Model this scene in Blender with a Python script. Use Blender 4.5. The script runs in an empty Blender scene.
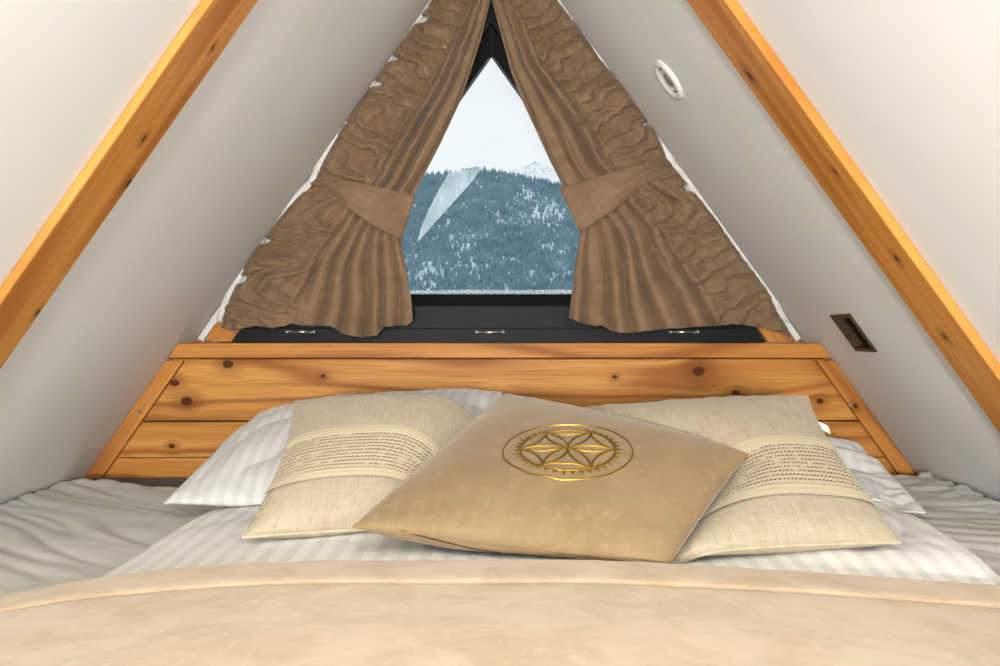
import bpy, bmesh, math, random
import numpy as np
from mathutils import Vector, Matrix, noise
from mathutils.bvhtree import BVHTree

random.seed(7)
rng = np.random.default_rng(7)
scene = bpy.context.scene
COL = scene.collection
CZ = 0.54                      # camera height above the loft floor
F = 1000.0
YAW = math.atan(6.0 / 1000.0)
YG, YH = 2.469, 2.328         # gable wall, headboard plane
AL, BL_ = 0.7137, 0.697        # left slope:  x = -AL + BL_*z   (z relative to the camera)
AR, BR_ = 0.7425, 0.726        # right slope: x =  AR - BR_*z
APEX_Z = (AL + AR) / (BL_ + BR_)

# ------------------------------------------------------------------ helpers
def at(px, py, Y):
    a = (px - 500.0) / F; b = (333.0 - py) / F
    c, s = math.cos(YAW), math.sin(YAW)
    dx, dy, dz = a * c + s, -a * s + c, b
    t = Y / dy
    return Vector((dx * t, Y, dz * t + CZ))

def ray(px, py):
    return (at(px, py, 1.0) - Vector((0, 0, CZ)))

def clamp(x, a=0.0, b=1.0): return a if x < a else b if x > b else x
def sstep(a, b, x):
    t = clamp((x - a) / (b - a)); return t * t * (3 - 2 * t)
def lerp(a, b, t): return a + (b - a) * t
def ip(x, xs, ys): return float(np.interp(x, xs, ys))
def nz(x, y, z=0.0): return noise.noise(Vector((x, y, z)))

def tag(o, label=None, cat=None, group=None, kind=None):
    if label: o['label'] = label
    if cat: o['category'] = cat
    if group: o['group'] = group
    if kind: o['kind'] = kind
    return o

def empty(name, loc):
    o = bpy.data.objects.new(name, None); COL.objects.link(o)
    o.empty_display_size = 0.05
    o.location = loc
    return o

def wmat(o):
    m = o.matrix_basis.copy()
    return wmat(o.parent) @ m if o.parent else m

def link(name, me, mat=None, parent=None, M=None, smooth=False):
    o = bpy.data.objects.new(name, me); COL.objects.link(o)
    if mat: me.materials.append(mat)
    if M is None: M = Matrix.Identity(4)
    if parent:
        o.parent = parent
        o.matrix_basis = wmat(parent).inverted() @ M
    else:
        o.matrix_basis = M
    if smooth:
        me.polygons.foreach_set('use_smooth', [True] * len(me.polygons))
    return o

def mesh(name, V, Fc):
    me = bpy.data.meshes.new(name)
    me.from_pydata([tuple(v) for v in V], [], Fc); me.update()
    return me

def fixn(me):
    bm = bmesh.new(); bm.from_mesh(me)
    bmesh.ops.recalc_face_normals(bm, faces=bm.faces)
    bm.to_mesh(me); bm.free()

def wobj(name, V, Fc, mat, parent=None, smooth=False, recalc=True, origin=None):
    """mesh from world coordinates, origin put at the middle of its base"""
    V = np.array([tuple(v) for v in V], float)
    if origin is None:
        lo, hi = V.min(0), V.max(0)
        origin = np.array([(lo[0] + hi[0]) / 2, (lo[1] + hi[1]) / 2, lo[2]])
    me = mesh(name, V - origin, Fc)
    if recalc: fixn(me)
    return link(name, me, mat, parent, Matrix.Translation(Vector(origin)), smooth)

def bevel(o, w, seg=2):
    m = o.modifiers.new('bevel', 'BEVEL'); m.width = w; m.segments = seg; m.limit_method = 'ANGLE'
    m.angle_limit = math.radians(40)
    return o

def frame_box(name, M, lx, ly, lz, mat, parent=None, bev=0.0):
    """box in a local frame: lx,ly,lz = (min,max)"""
    V = [(x, y, z) for x in lx for y in ly for z in lz]
    Fc = [(0, 1, 3, 2), (4, 6, 7, 5), (0, 4, 5, 1), (2, 3, 7, 6), (0, 2, 6, 4), (1, 5, 7, 3)]
    me = mesh(name, V, Fc); fixn(me)
    o = link(name, me, mat, parent, M)
    if bev: bevel(o, bev)
    return o

def prism(name, polys, yf, yb, mat, parent=None, ang=0.0, bev=0.0):
    """extrude world (x,z) polygons from y=yf to y=yb; local X runs at angle ang in the xz plane"""
    allp = np.array([p for poly in polys for p in poly], float)
    c = (allp.min(0) + allp.max(0)) / 2
    ca, sa = math.cos(ang), math.sin(ang)
    V, Fc = [], []
    for poly in polys:
        n = len(poly); b = len(V)
        for y in (yf, yb):
            for x, z in poly:
                dx, dz = x - c[0], z - c[1]
                V.append((dx * ca + dz * sa, y - (yf + yb) / 2, -dx * sa + dz * ca))
        Fc.append(tuple(b + i for i in range(n))); Fc.append(tuple(b + n + i for i in reversed(range(n))))
        for i in range(n):
            j = (i + 1) % n
            Fc.append((b + i, b + n + i, b + n + j, b + j))
    me = mesh(name, V, Fc); fixn(me)
    M = Matrix.Translation((c[0], (yf + yb) / 2, c[1])) @ Matrix.Rotation(-ang, 4, 'Y')
    o = link(name, me, mat, parent, M)
    if bev: bevel(o, bev)
    return o

def tube(name, pts, r, mat, parent=None, sides=8, closed=False):
    pts = [Vector(p) for p in pts]; n = len(pts); V = []; Fc = []
    up = Vector((0.13, 0.31, 0.94)).normalized()
    for i, p in enumerate(pts):
        a = pts[(i - 1) % n] if (closed or i > 0) else p
        b = pts[(i + 1) % n] if (closed or i < n - 1) else p
        t = (b - a).normalized()
        s = t.cross(up)
        if s.length < 1e-3: s = t.cross(Vector((1, 0, 0)))
        s.normalize(); w = s.cross(t)
        for k in range(sides):
            q = 2 * math.pi * k / sides
            V.append(p + s * (r * math.cos(q)) + w * (r * math.sin(q)))
    m = n if closed else n - 1
    for i in range(m):
        j = (i + 1) % n
        for k in range(sides):
            l = (k + 1) % sides
            Fc.append((i * sides + k, i * sides + l, j * sides + l, j * sides + k))
    if not closed:
        Fc.append(tuple(reversed(range(sides)))); Fc.append(tuple((n - 1) * sides + k for k in range(sides)))
    return wobj(name, V, Fc, mat, parent, True)

def lathe(name, M, prof, mat, parent=None, seg=48, close=True):
    V, Fc = [], []
    for r, z in prof:
        for k in range(seg):
            q = 2 * math.pi * k / seg
            V.append((r * math.cos(q), r * math.sin(q), z))
    for i in range(len(prof) - 1):
        for k in range(seg):
            l = (k + 1) % seg
            Fc.append((i * seg + k, i * seg + l, (i + 1) * seg + l, (i + 1) * seg + k))
    if close:
        Fc.append(tuple(range(seg))); Fc.append(tuple((len(prof) - 1) * seg + k for k in range(seg)))
    me = mesh(name, V, Fc); fixn(me)
    return link(name, me, mat, parent, M, True)

# ------------------------------------------------------------------ node helpers
class E:
    def __init__(s, nt, sock): s.nt, s.s = nt, sock
    def _op(s, op, *a, cl=False):
        n = s.nt.nodes.new('ShaderNodeMath'); n.operation = op; n.use_clamp = cl
        for i, x in enumerate((s,) + a):
            if isinstance(x, E): s.nt.links.new(x.s, n.inputs[i])
            else: n.inputs[i].default_value = x
        return E(s.nt, n.outputs[0])
    def __add__(s, o): return s._op('ADD', o)
    __radd__ = __add__
    def __sub__(s, o): return s._op('SUBTRACT', o)
    def __mul__(s, o): return s._op('MULTIPLY', o)
    __rmul__ = __mul__
    def __truediv__(s, o): return s._op('DIVIDE', o)
    def f(s, op, *a, cl=False): return s._op(op, *a, cl=cl)
    def ramp(s, a, b, smooth=True):
        n = s.nt.nodes.new('ShaderNodeMapRange')
        n.interpolation_type = 'SMOOTHSTEP' if smooth else 'LINEAR'
        s.nt.links.new(s.s, n.inputs['Value'])
        if a <= b:
            n.inputs['From Min'].default_value = a; n.inputs['From Max'].default_value = b
            n.inputs['To Min'].default_value = 0; n.inputs['To Max'].default_value = 1
        else:
            n.inputs['From Min'].default_value = b; n.inputs['From Max'].default_value = a
            n.inputs['To Min'].default_value = 1; n.inputs['To Max'].default_value = 0
        return E(s.nt, n.outputs['Result'])

def srgb(r, g, b):
    f = lambda c: ((c / 255 + 0.055) / 1.055) ** 2.4 if c > 10 else c / 255 / 12.92
    return (f(r), f(g), f(b), 1.0)

class Mat:
    def __init__(s, name, rough=0.7, spec=0.3):
        s.m = bpy.data.materials.new(name); s.m.use_nodes = True
        s.nt = s.m.node_tree
        s.b = s.nt.nodes['Principled BSDF']
        s.b.inputs['Roughness'].default_value = rough
        s.b.inputs['Specular IOR Level'].default_value = spec * 0.7
        s.tc = s.nt.nodes.new('ShaderNodeTexCoord')
    def xyz(s, kind='Object'):
        n = s.nt.nodes.new('ShaderNodeSeparateXYZ'); s.nt.links.new(s.tc.outputs[kind], n.inputs[0])
        return [E(s.nt, n.outputs[i]) for i in range(3)]
    def vec(s, x, y, z=0.0):
        n = s.nt.nodes.new('ShaderNodeCombineXYZ')
        for i, v in enumerate((x, y, z)):
            if isinstance(v, E): s.nt.links.new(v.s, n.inputs[i])
            else: n.inputs[i].default_value = v
        return n.outputs[0]
    def noise(s, v=None, scale=5.0, detail=3.0, rough=0.5, dist=0.0):
        n = s.nt.nodes.new('ShaderNodeTexNoise')
        n.inputs['Scale'].default_value = scale; n.inputs['Detail'].default_value = detail
        n.inputs['Roughness'].default_value = rough; n.inputs['Distortion'].default_value = dist
        s.nt.links.new(v if v is not None else s.tc.outputs['Object'], n.inputs['Vector'])
        return E(s.nt, n.outputs[0])
    def mix(s, fac, a, b):
        n = s.nt.nodes.new('ShaderNodeMix'); n.data_type = 'RGBA'
        for sock, v in ((n.inputs[0], fac), (n.inputs[6], a), (n.inputs[7], b)):
            if isinstance(v, E): s.nt.links.new(v.s, sock)
            elif hasattr(v, 'is_output'): s.nt.links.new(v, sock)
            else: sock.default_value = v
        return n.outputs[2]
    def color(s, c):
        if hasattr(c, 'is_output'): s.nt.links.new(c, s.b.inputs['Base Color'])
        else: s.b.inputs['Base Color'].default_value = c
        return s
    def rough(s, e): s.nt.links.new(e.s, s.b.inputs['Roughness']); return s
    def alpha(s, e): s.nt.links.new(e.s, s.b.inputs['Alpha']); return s
    def bump(s, e, strength=0.3, dist=0.002):
        n = s.nt.nodes.new('ShaderNodeBump'); n.inputs['Strength'].default_value = strength
        n.inputs['Distance'].default_value = dist
        s.nt.links.new(e.s, n.inputs['Height']); s.nt.links.new(n.outputs[0], s.b.inputs['Normal'])
        return s
    def sheen(s, w, r=0.4, tint=(1, 1, 1, 1)):
        s.b.inputs['Sheen Weight'].default_value = w; s.b.inputs['Sheen Roughness'].default_value = r
        s.b.inputs['Sheen Tint'].default_value = tint
        return s

# ------------------------------------------------------------------ materials
def wood(name, knots=(), seed=0.0, axis=2, light=(226, 164, 92), mid=(206, 138, 66), dark=(158, 92, 36), fine=1.0, cath=9.0):
    M = Mat(name, 0.45, 0.16)
    p = M.xyz(); x, c = p[0], p[axis]
    wob = (M.noise(M.vec(x * 2.2, c * 5.0, seed + 3.1), 1.0, 2.0) - 0.5) * 0.014
    c2 = c + wob
    mask = None
    for kx, kc, r in knots:
        ax = (x - kx) * 0.75; ac = c - kc
        d = (ax * ax + ac * ac).f('SQRT') / r
        inf = (d * d * -0.16).f('EXPONENT')
        c2 = c2 - ac * inf * 0.75
        dd = d + (M.noise(M.vec(x * 60.0, c * 60.0, kx), 1.0, 2.0) - 0.5) * 0.5
        core = dd.ramp(1.15, 0.55); halo = dd.ramp(3.2, 0.9) * 0.38
        k = core.f('MAXIMUM', halo)
        mask = k if mask is None else mask.f('MAXIMUM', k)
    broad = M.noise(M.vec(x * 0.9, c2 * 9.0, seed), 1.0, 1.5, 0.4)
    rings = (broad * (2 * math.pi * cath)).f('SINE') * 0.5 + 0.5
    rings = rings.f('POWER', 2.2)
    fib = M.noise(M.vec(x * 7.0, c2 * 260.0 * fine, seed + 1.7), 1.0, 3.0, 0.6)
    streak = M.noise(M.vec(x * 1.3, c2 * 46.0, seed + 9.0), 1.0, 2.0, 0.5)
    tone = M.noise(M.vec(x * 2.0, c * 3.0, seed + 5.0), 1.0, 1.0)
    col = M.mix(streak.ramp(0.3, 0.7), srgb(*light), srgb(*mid))
    col = M.mix(rings * 0.85, col, srgb(*dark))
    col = M.mix(fib.ramp(0.42, 0.72) * 0.5, col, srgb(*dark))
    col = M.mix(tone.ramp(0.35, 0.75) * 0.35, col, srgb(*mid))
    if mask is not None:
        col = M.mix(mask, col, srgb(84, 38, 8))
    M.color(col)
    M.bump(rings * -0.5 + fib * 0.4, 0.12, 0.0015)
    M.rough(fib * 0.15 + 0.36)
    return M.m

def fabric(name, base, alt, mot=18.0, rough=0.85, sheen=0.3, fine=900.0, bump=0.25, tint=(1, 1, 1, 1), amt=1.0):
    M = Mat(name, rough, 0.15)
    n1 = M.noise(None, mot, 4.0, 0.6, 0.3)
    n2 = M.noise(None, fine, 2.0)
    col = M.mix(n1.ramp(0.36, 0.66) * amt, srgb(*base), srgb(*alt))
    M.color(col).sheen(sheen, 0.4, tint)
    M.bump(n2 + n1 * 0.4, bump, 0.0008)
    return M.m

def suede(name, base, alt, light, sheen=0.35):
    M = Mat(name, 0.8, 0.12)
    p = M.xyz()
    n1 = M.noise(None, 14.0, 5.0, 0.62, 0.6)
    n2 = M.noise(M.vec(p[0] * 60.0, p[1] * 26.0, p[2] * 60.0), 1.0, 3.0, 0.6, 0.4)
    n3 = M.noise(None, 700.0, 2.0)
    col = M.mix(n1.ramp(0.35, 0.7), srgb(*base), srgb(*alt))
    col = M.mix(n2.ramp(0.52, 0.78) * 0.55, col, srgb(*light))
    M.color(col).sheen(sheen, 0.35, (1, 0.95, 0.86, 1))
    M.bump(n3 + n2 * 0.7, 0.22, 0.0008)
    return M.m

def painted(name):
    M = Mat(name, 0.55, 0.25)
    n = M.noise(None, 2.2, 3.0); f = M.noise(None, 160.0, 2.0); sp = M.noise(None, 9.0, 5.0, 0.7)
    col = M.mix(n.ramp(0.3, 0.7), srgb(244, 244, 241), srgb(240, 239, 235))
    col = M.mix(sp.ramp(0.71, 0.78) * 0.35, col, srgb(186, 170, 148))
    M.color(col); M.bump(f * 0.5 + n, 0.06, 0.002)
    return M.m

def plain(name, c, rough=0.5, metal=0.0, spec=0.4, var=0.06, scale=60.0):
    M = Mat(name, rough, spec)
    n = M.noise(None, scale, 3.0)
    c1 = srgb(*c); c2 = tuple(v * (1 - 4 * var) for v in c1[:3]) + (1,)
    M.color(M.mix(n, c1, c2)); M.b.inputs['Metallic'].default_value = metal
    return M.m

def striped(name, a=(240, 238, 234), b=(222, 220, 216), period=0.022, src='Object', comp=0, duty=0.5, dirn=(1, 0)):
    M = Mat(name, 0.6, 0.3)
    p = M.xyz(src)
    t = (p[comp] / period).f('FRACT')
    band = (t - 0.5).f('ABSOLUTE').ramp(0.24, 0.28)
    f = M.noise(None, 1200.0, 2.0)
    M.color(M.mix(band, srgb(*a), srgb(*b)))
    M.rough(band * 0.25 + 0.42); M.sheen(0.15)
    M.bump(f, 0.12, 0.0005)
    return M.m

def linen(name, v0, v1):
    M = Mat(name, 0.9, 0.1)
    u, v, _ = M.xyz('UV')
    wa = M.noise(M.vec(u * 240.0, v * 14.0, 0.3), 1.0, 3.0, 0.7)
    wb = M.noise(M.vec(u * 14.0, v * 240.0, 4.3), 1.0, 3.0, 0.7)
    bl = M.noise(M.vec(u * 9.0, v * 9.0, 1.0), 1.0, 3.0, 0.6)
    col = M.mix(wa.ramp(0.45, 0.75) * 0.75, srgb(176, 162, 137), srgb(140, 120, 90))
    col = M.mix(wb.ramp(0.45, 0.75) * 0.65, col, srgb(188, 178, 156))
    col = M.mix(bl.ramp(0.35, 0.7) * 0.4, col, srgb(182, 170, 147))
    inb = v.ramp(v0 + 0.005, v0 + 0.012) * v.ramp(v1 - 0.005, v1 - 0.012)
    col = M.mix(inb, col, srgb(126, 102, 70))       # shade in the lace holes, put into the linen colour below
    M.color(col).sheen(0.15)
    M.bump(wa + wb, 0.5, 0.0012)
    return M.m

def lace(name):
    M = Mat(name, 0.85, 0.1)
    u, v, _ = M.xyz('UV')
    wv = (M.noise(M.vec(u * 6.0, v * 3.0, 0.0), 1.0, 2.0) - 0.5)
    rows = 15.0
    vr = v * rows + wv * 0.5
    row = vr.f('FLOOR'); fv = vr.f('FRACT')
    uu = u * 58.0 + row * 0.37 + fv * 1.7 + wv * 2.5
    fu = uu.f('FRACT')
    size = M.noise(M.vec(u * 58.0, v * 15.0, 2.0), 0.7, 1.0)
    hu = (fu - 0.5).f('ABSOLUTE'); hv = (fv - 0.5).f('ABSOLUTE')
    hole = hu.ramp(0.34, 0.26) * hv.ramp(0.24, 0.15) * size.ramp(0.34, 0.44)
    inside = v.ramp(0.12, 0.14) * v.ramp(0.84, 0.82)
    hole = hole * inside
    thr = M.noise(M.vec(u * 300.0, v * 60.0, 0.0), 1.0, 2.0)
    col = M.mix(thr.ramp(0.35, 0.7), srgb(196, 182, 154), srgb(182, 165, 133))
    M.color(col).sheen(0.2)
    M.alpha(hole * -1.0 + 1.0)
    M.bump(thr * 0.5 + hv * 0.8 - hole, 0.5, 0.002)
    return M.m

M_wall = painted('white_painted_board')
M_black = Mat('black_stained_wood', 0.5, 0.22)
_f = M_black.noise(M_black.vec(*[a * b for a, b in zip(M_black.xyz(), (12.0, 300.0, 300.0))]), 1.0, 3.0, 0.6)
M_black.color(M_black.mix(_f, srgb(10, 11, 13), srgb(22, 23, 25))).bump(_f, 0.25, 0.001)
M_black = M_black.m
M_curtain = suede('brown_velour', (138, 112, 86), (125, 100, 75), (156, 130, 103), 0.25)
M_cushion = suede('taupe_velour', (150, 125, 93), (141, 116, 83), (166, 141, 108), 0.3)
M_throw = suede('beige_plush', (200, 178, 150), (184, 161, 130), (208, 188, 161), 0.25)
M_sheet = fabric('grey_white_cotton', (201, 198, 189), (193, 190, 180), 6.0, 0.65, 0.15, 1400.0, 0.12)
M_duvet = striped('striped_sateen', (240, 237, 231), (225, 220, 213), 0.030)
M_pillow = striped('striped_pillowcase', (218, 216, 212), (207, 205, 201), 0.046, 'UV', 0)
M_pillow2 = striped('striped_pillowcase_fine', (218, 216, 212), (209, 207, 203), 0.046, 'UV', 0)
M_linen_l = linen('natural_linen', 0.43, 0.79)
M_linen_r = linen('natural_linen_pale', 0.46, 0.84)
M_lace = lace('cream_crochet_lace')
M_piping = fabric('linen_piping', (190, 176, 150), (176, 161, 132), 60.0, 0.9, 0.1)
M_gold = plain('gold_thread', (170, 130, 48), 0.40, 0.9, 0.5, 0.08, 900.0)
M_steel = plain('brushed_steel', (190, 188, 182), 0.3, 0.9)
M_white = plain('white_plastic', (236, 234, 228), 0.4, 0.0, 0.4, 0.01)
M_rail = plain('white_rail', (226, 224, 218), 0.4, 0.0, 0.4, 0.02)
M_grey = plain('grey_shadow_line', (120, 122, 120), 0.6)
M_bronze = plain('dark_bronze', (66, 50, 34), 0.38, 0.0, 0.5, 0.05)
M_darkcloth = fabric('dark_mattress_ticking', (84, 76, 76), (74, 67, 68), 40.0, 0.9, 0.1)
M_floor = plain('pale_floor_paint', (200, 202, 204), 0.6)
M_slit = plain('dark_zip', (66, 50, 34), 0.6)
M_blue = plain('blue_print', (40, 60, 120), 0.6)
M_tape = fabric('white_heading_tape', (232, 228, 220), (222, 216, 206), 40.0)

# ------------------------------------------------------------------ frames on the two slopes
lenL, lenR = math.hypot(1, BL_), math.hypot(1, BR_)
def slope_M(side, y=0.0, z=0.0):
    if side == 'L':
        up = Vector((BL_, 0, 1)) / lenL; n = Vector((1, 0, -BL_)) / lenL
        o = Vector((-AL + BL_ * z, y, z + CZ))
    else:
        up = Vector((-BR_, 0, 1)) / lenR; n = Vector((-1, 0, -BR_)) / lenR
        o = Vector((AR - BR_ * z, y, z + CZ))
    yv = n.cross(up)
    M = Matrix((up, yv, n)).transposed().to_4x4(); M.translation = o
    return M, yv.y     # local x = up the slope, local y = +-world y, local z = into the room

def slope_hit(px, py, side):
    M, sg = slope_M(side); n = Vector(M.col[2][:3]); o = M.translation
    d = ray(px, py); c = Vector((0, 0, CZ))
    t = (o - c).dot(n) / d.dot(n)
    return c + d * t
def slope_local(p, side):
    M, sg = slope_M(side)
    return M.inverted() @ p

ZF, ZB = -CZ, -0.325           # floor and bed level relative to camera
Y0 = -2.3
def slab_with_hole(name, M, rx, ry, th, hole, mat):
    """slab in local xy, front at z=0, back at z=-th; hole = (x0,x1,y0,y1) or None"""
    if hole is None:
        return frame_box(name, M, rx, ry, (-th, 0), mat)
    hx, hy = hole[:2], hole[2:]
    V = []
    for z in (0, -th):
        for X, Y in ((rx, ry), (hx, hy)):
            V += [(X[0], Y[0], z), (X[1], Y[0], z), (X[1], Y[1], z), (X[0], Y[1], z)]
    Fc = []
    for i in range(4):
        j = (i + 1) % 4
        Fc += [(i, j, 4 + j, 4 + i), (8 + i, 12 + i, 12 + j, 8 + j), (i, 8 + i, 8 + j, j), (4 + i, 4 + j, 12 + j, 12 + i)]
    me = mesh(name, V, Fc); fixn(me)
    return link(name, me, mat, None, M)

ML, sgL = slope_M('L'); MR, sgR = slope_M('R')
def yr(sg, a, b): return (min(sg * a, sg * b), max(sg * a, sg * b))
# recessed box on the right slope
rb = [slope_local(slope_hit(px, py, 'R'), 'R') for px, py in ((830.5, 314), (850.5, 313.5), (877, 350.5), (857.5, 351))]
bx0 = (rb[2].x + rb[3].x) / 2; bx1 = (rb[0].x + rb[1].x) / 2
ys_ = [p.y * sgR for p in rb]; by1 = (ys_[0] + ys_[3]) / 2; by0 = (ys_[1] + ys_[2]) / 2
wl = slab_with_hole('wall_left', ML, (ZF * lenL, APEX_Z * lenL), yr(sgL, Y0, YG + 0.17), 0.06, None, M_wall)
tag(wl, 'white painted sloping attic wall on the left of the bed', 'wall', kind='structure')
hy = yr(sgR, by0 + 0.004, by1 - 0.004)
wr = slab_with_hole('wall_right', MR, (ZF * lenR, APEX_Z * lenR), yr(sgR, Y0, YG + 0.17), 0.06, (bx0 + 0.004, bx1 - 0.004, hy[0], hy[1]), M_wall)
tag(wr, 'white painted sloping attic wall on the right with a round fitting and a dark recess', 'wall', kind='structure')

# gable wall with a triangular opening
def tri(yb, ya, Y, slope=0.7115, cx=491.5):
    """triangle on the gable given in photograph rows: base row and apex row"""
    h = (yb - ya) * slope
    a, b, c = at(cx - h, yb, Y), at(cx + h, yb, Y), at(cx, ya, Y)
    return [(p.x, p.z) for p in (a, b, c)]
def tri_ring(name, outer, inner, yf, yb, mat, parent=None, yfi=None, bev=0.0):
    V = []
    yfi = yf if yfi is None else yfi
    for y, yi in ((yf, yfi), (yb, yb)):
        V += [(x, y, z) for x, z in outer] + [(x, yi, z) for x, z in inner]
    Fc = []
    for i in range(3):
        j = (i + 1) % 3
        Fc += [(i, j, 3 + j, 3 + i), (6 + i, 9 + i, 9 + j, 6 + j), (i, 6 + i, 6 + j, j), (3 + i, 3 + j, 9 + j, 9 + i)]
    o = wobj(name, V, Fc, mat, parent)
    if bev: bevel(o, bev)
    return o
gout = [(-AL + BL_ * ZF - 0.03, 0.0), (AR - BR_ * ZF + 0.03, 0.0), (0.0, APEX_Z + CZ + 0.03)]
hole = tri(343.5, -40, YG)
g = tri_ring('wall_back', gout, hole, YG, YG + 0.16, M_wall)
tag(g, 'gable end wall behind the curtains and headboard', 'wall', kind='structure')
fl = frame_box('floor', Matrix.Identity(4), (-1.3, 1.35), (Y0, YG + 0.17), (-0.05, 0.0), M_floor)
tag(fl, 'loft floor hidden below the bed', 'floor', kind='structure')
fw = wobj('wall_front', [(-1.2, Y0, 0), (1.25, Y0, 0), (0, Y0, APEX_Z + CZ + 0.03), (-1.2, Y0 - .05, 0), (1.25, Y0 - .05, 0), (0, Y0 - .05, APEX_Z + CZ + 0.03)],
          [(0, 1, 2), (3, 5, 4), (0, 3, 4, 1), (1, 4, 5, 2), (2, 5, 3, 0)], M_wall)
tag(fw, 'white end wall behind the camera', 'wall', kind='structure')

# ------------------------------------------------------------------ window
win = empty('window_1', at(491.5, 343, YG))
tag(win, 'triangular black framed window under the apex, between the two brown curtains', 'window', kind='structure')
tri_ring('window_frame', tri(343.2, -39.5, YG), tri(328.0, -13, YG), YG - 0.024, YG + 0.08, M_black, win, bev=0.002)
tri_ring('sash', tri(330.5, -16, YG), tri(305.5, 26, YG), YG - 0.018, YG + 0.08, M_black, win, bev=0.003)
tri_ring('glazing_bead', tri(306.5, 24.5, YG), tri(293.8, 51, YG), YG, YG + 0.06, M_black, win, yfi=YG + 0.018, bev=0.0015)
# glass
Mg = bpy.data.materials.new('window_glass'); Mg.use_nodes = True
nt = Mg.node_tree; nt.nodes.clear()
out = nt.nodes.new('ShaderNodeOutputMaterial'); tr = nt.nodes.new('ShaderNodeBsdfTransparent'); gl = nt.nodes.new('ShaderNodeBsdfGlossy')
gl.inputs['Roughness'].default_value = 0.02; tr.inputs['Color'].default_value = (0.97, 0.985, 0.99, 1)
fr = nt.nodes.new('ShaderNodeFresnel'); fr.inputs['IOR'].default_value = 1.10
mx = nt.nodes.new('ShaderNodeMixShader'); nt.links.new(fr.outputs[0], mx.inputs[0]); nt.links.new(tr.outputs[0], mx.inputs[1]); nt.links.new(gl.outputs[0], mx.inputs[2])
nt.links.new(mx.outputs[0], out.inputs[0])
def flat_poly(name, pts, y, th, mat, parent):
    n = len(pts)
    V = [(x, y, z) for x, z in pts] + [(x, y + th, z) for x, z in pts]
    Fc = [tuple(range(n)), tuple(reversed(range(n, 2 * n)))] + [(i, n + i, n + (i + 1) % n, (i + 1) % n) for i in range(n)]
    return wobj(name, V, Fc, mat, parent)
pane = flat_poly('pane', tri(298, 44, YG + 0.04), YG + 0.042, 0.004, Mg, win)

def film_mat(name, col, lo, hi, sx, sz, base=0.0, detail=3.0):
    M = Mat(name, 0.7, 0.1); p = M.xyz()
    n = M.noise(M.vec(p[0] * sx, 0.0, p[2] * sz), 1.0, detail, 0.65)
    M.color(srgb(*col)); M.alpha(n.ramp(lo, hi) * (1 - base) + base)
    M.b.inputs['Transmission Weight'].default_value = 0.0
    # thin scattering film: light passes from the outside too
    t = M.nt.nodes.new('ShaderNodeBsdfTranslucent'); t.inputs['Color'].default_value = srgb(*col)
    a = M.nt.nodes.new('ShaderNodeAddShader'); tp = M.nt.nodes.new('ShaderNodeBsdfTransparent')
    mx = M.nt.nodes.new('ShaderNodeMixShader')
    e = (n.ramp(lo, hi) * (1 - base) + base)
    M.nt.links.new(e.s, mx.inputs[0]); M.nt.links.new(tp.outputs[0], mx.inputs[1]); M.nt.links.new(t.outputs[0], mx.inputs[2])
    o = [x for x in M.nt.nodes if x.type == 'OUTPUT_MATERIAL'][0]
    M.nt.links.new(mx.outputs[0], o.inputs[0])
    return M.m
M_reflection = film_mat('painted_reflection_film', (236, 246, 250), 0.2, 0.9, 18.0, 9.0, 0.22)  # pale film colour imitating a reflection in the pane
M_frost = film_mat('frost', (250, 252, 252), 0.42, 0.62, 500.0, 160.0, 0.25)
M_specks = film_mat('dried_drops', (245, 250, 252), 0.70, 0.76, 420.0, 130.0, 0.0, 2.0)
def pxpoly(pts, Y): return [(at(px, py, Y).x, at(px, py, Y).z) for px, py in pts]
flat_poly('painted_reflection', pxpoly([(449, 172), (482, 168), (470, 184), (450, 206), (432, 226), (417, 243), (421, 228), (428, 211), (438, 191)], YG + 0.0475), YG + 0.0475, 0.0006, M_reflection, win)  # thin pale sheet standing in for a reflection streak on the glass
flat_poly('frost_strip', pxpoly([(380, 295), (600, 295), (600, 290.5), (560, 289.6), (520, 290.4), (470, 289.8), (430, 290.6), (380, 290)], YG + 0.048), YG + 0.048, 0.003, M_frost, win)
flat_poly('dried_drops', tri(296, 50, YG + 0.05), YG + 0.0505, 0.0005, M_specks, win)
for k, (px, py) in enumerate(((300.5, 331.8), (490, 332.3), (684, 332))):
    c = at(px, py, YG - 0.027)
    hb = tube('hinge', [c + Vector((-0.031, 0, 0)), c + Vector((0.031, 0, 0))], 0.0042, M_steel, win, 10)
    for s in (-1, 1):
        q = c + Vector((s * 0.033, 0, 0))
        tube('hinge_knuckle', [q + Vector((-0.004, 0, 0)), q + Vector((0.004, 0, 0))], 0.0062, M_steel, hb, 12)
b_ = at(236, 332, YG - 0.027)
tube('screw', [b_, b_ + Vector((0, 0.006, 0))], 0.004, M_steel, win, 10)

# wooden lining boards of the window recess, along the slopes
def slope_board(name, side, zlo, zhi, w, yf, yb, mat):
    if side == 'L':
        f = lambda z: -AL + BL_ * z; s = 1
    else:
        f = lambda z: AR - BR_ * z; s = -1
    poly = [(f(zlo), zlo + CZ), (f(zlo) + s * w, zlo + CZ), (f(zhi) + s * w, zhi + CZ), (f(zhi), zhi + CZ)]
    ang = math.atan2(1, BL_) if side == 'L' else math.atan2(1, -BR_)
    return prism(name, [poly], yf, yb, mat, None, ang, 0.002)
Wd1 = wood('pine_lining_left', (), 2.2, 2, (216, 152, 82), (196, 126, 58), (148, 84, 34))
Wd2 = wood('pine_lining_right', (), 6.2, 2, (216, 152, 82), (196, 126, 58), (148, 84, 34))
t3 = slope_board('trim_3', 'L', -0.022, 0.86, 0.088, YG - 0.026, YG - 0.0005, Wd1)
tag(t3, 'pine board along the left slope behind the left curtain', 'trim', kind='structure')
t4 = slope_board('trim_4', 'R', -0.022, 0.86, 0.088, YG - 0.026, YG - 0.0005, Wd2)
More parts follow.
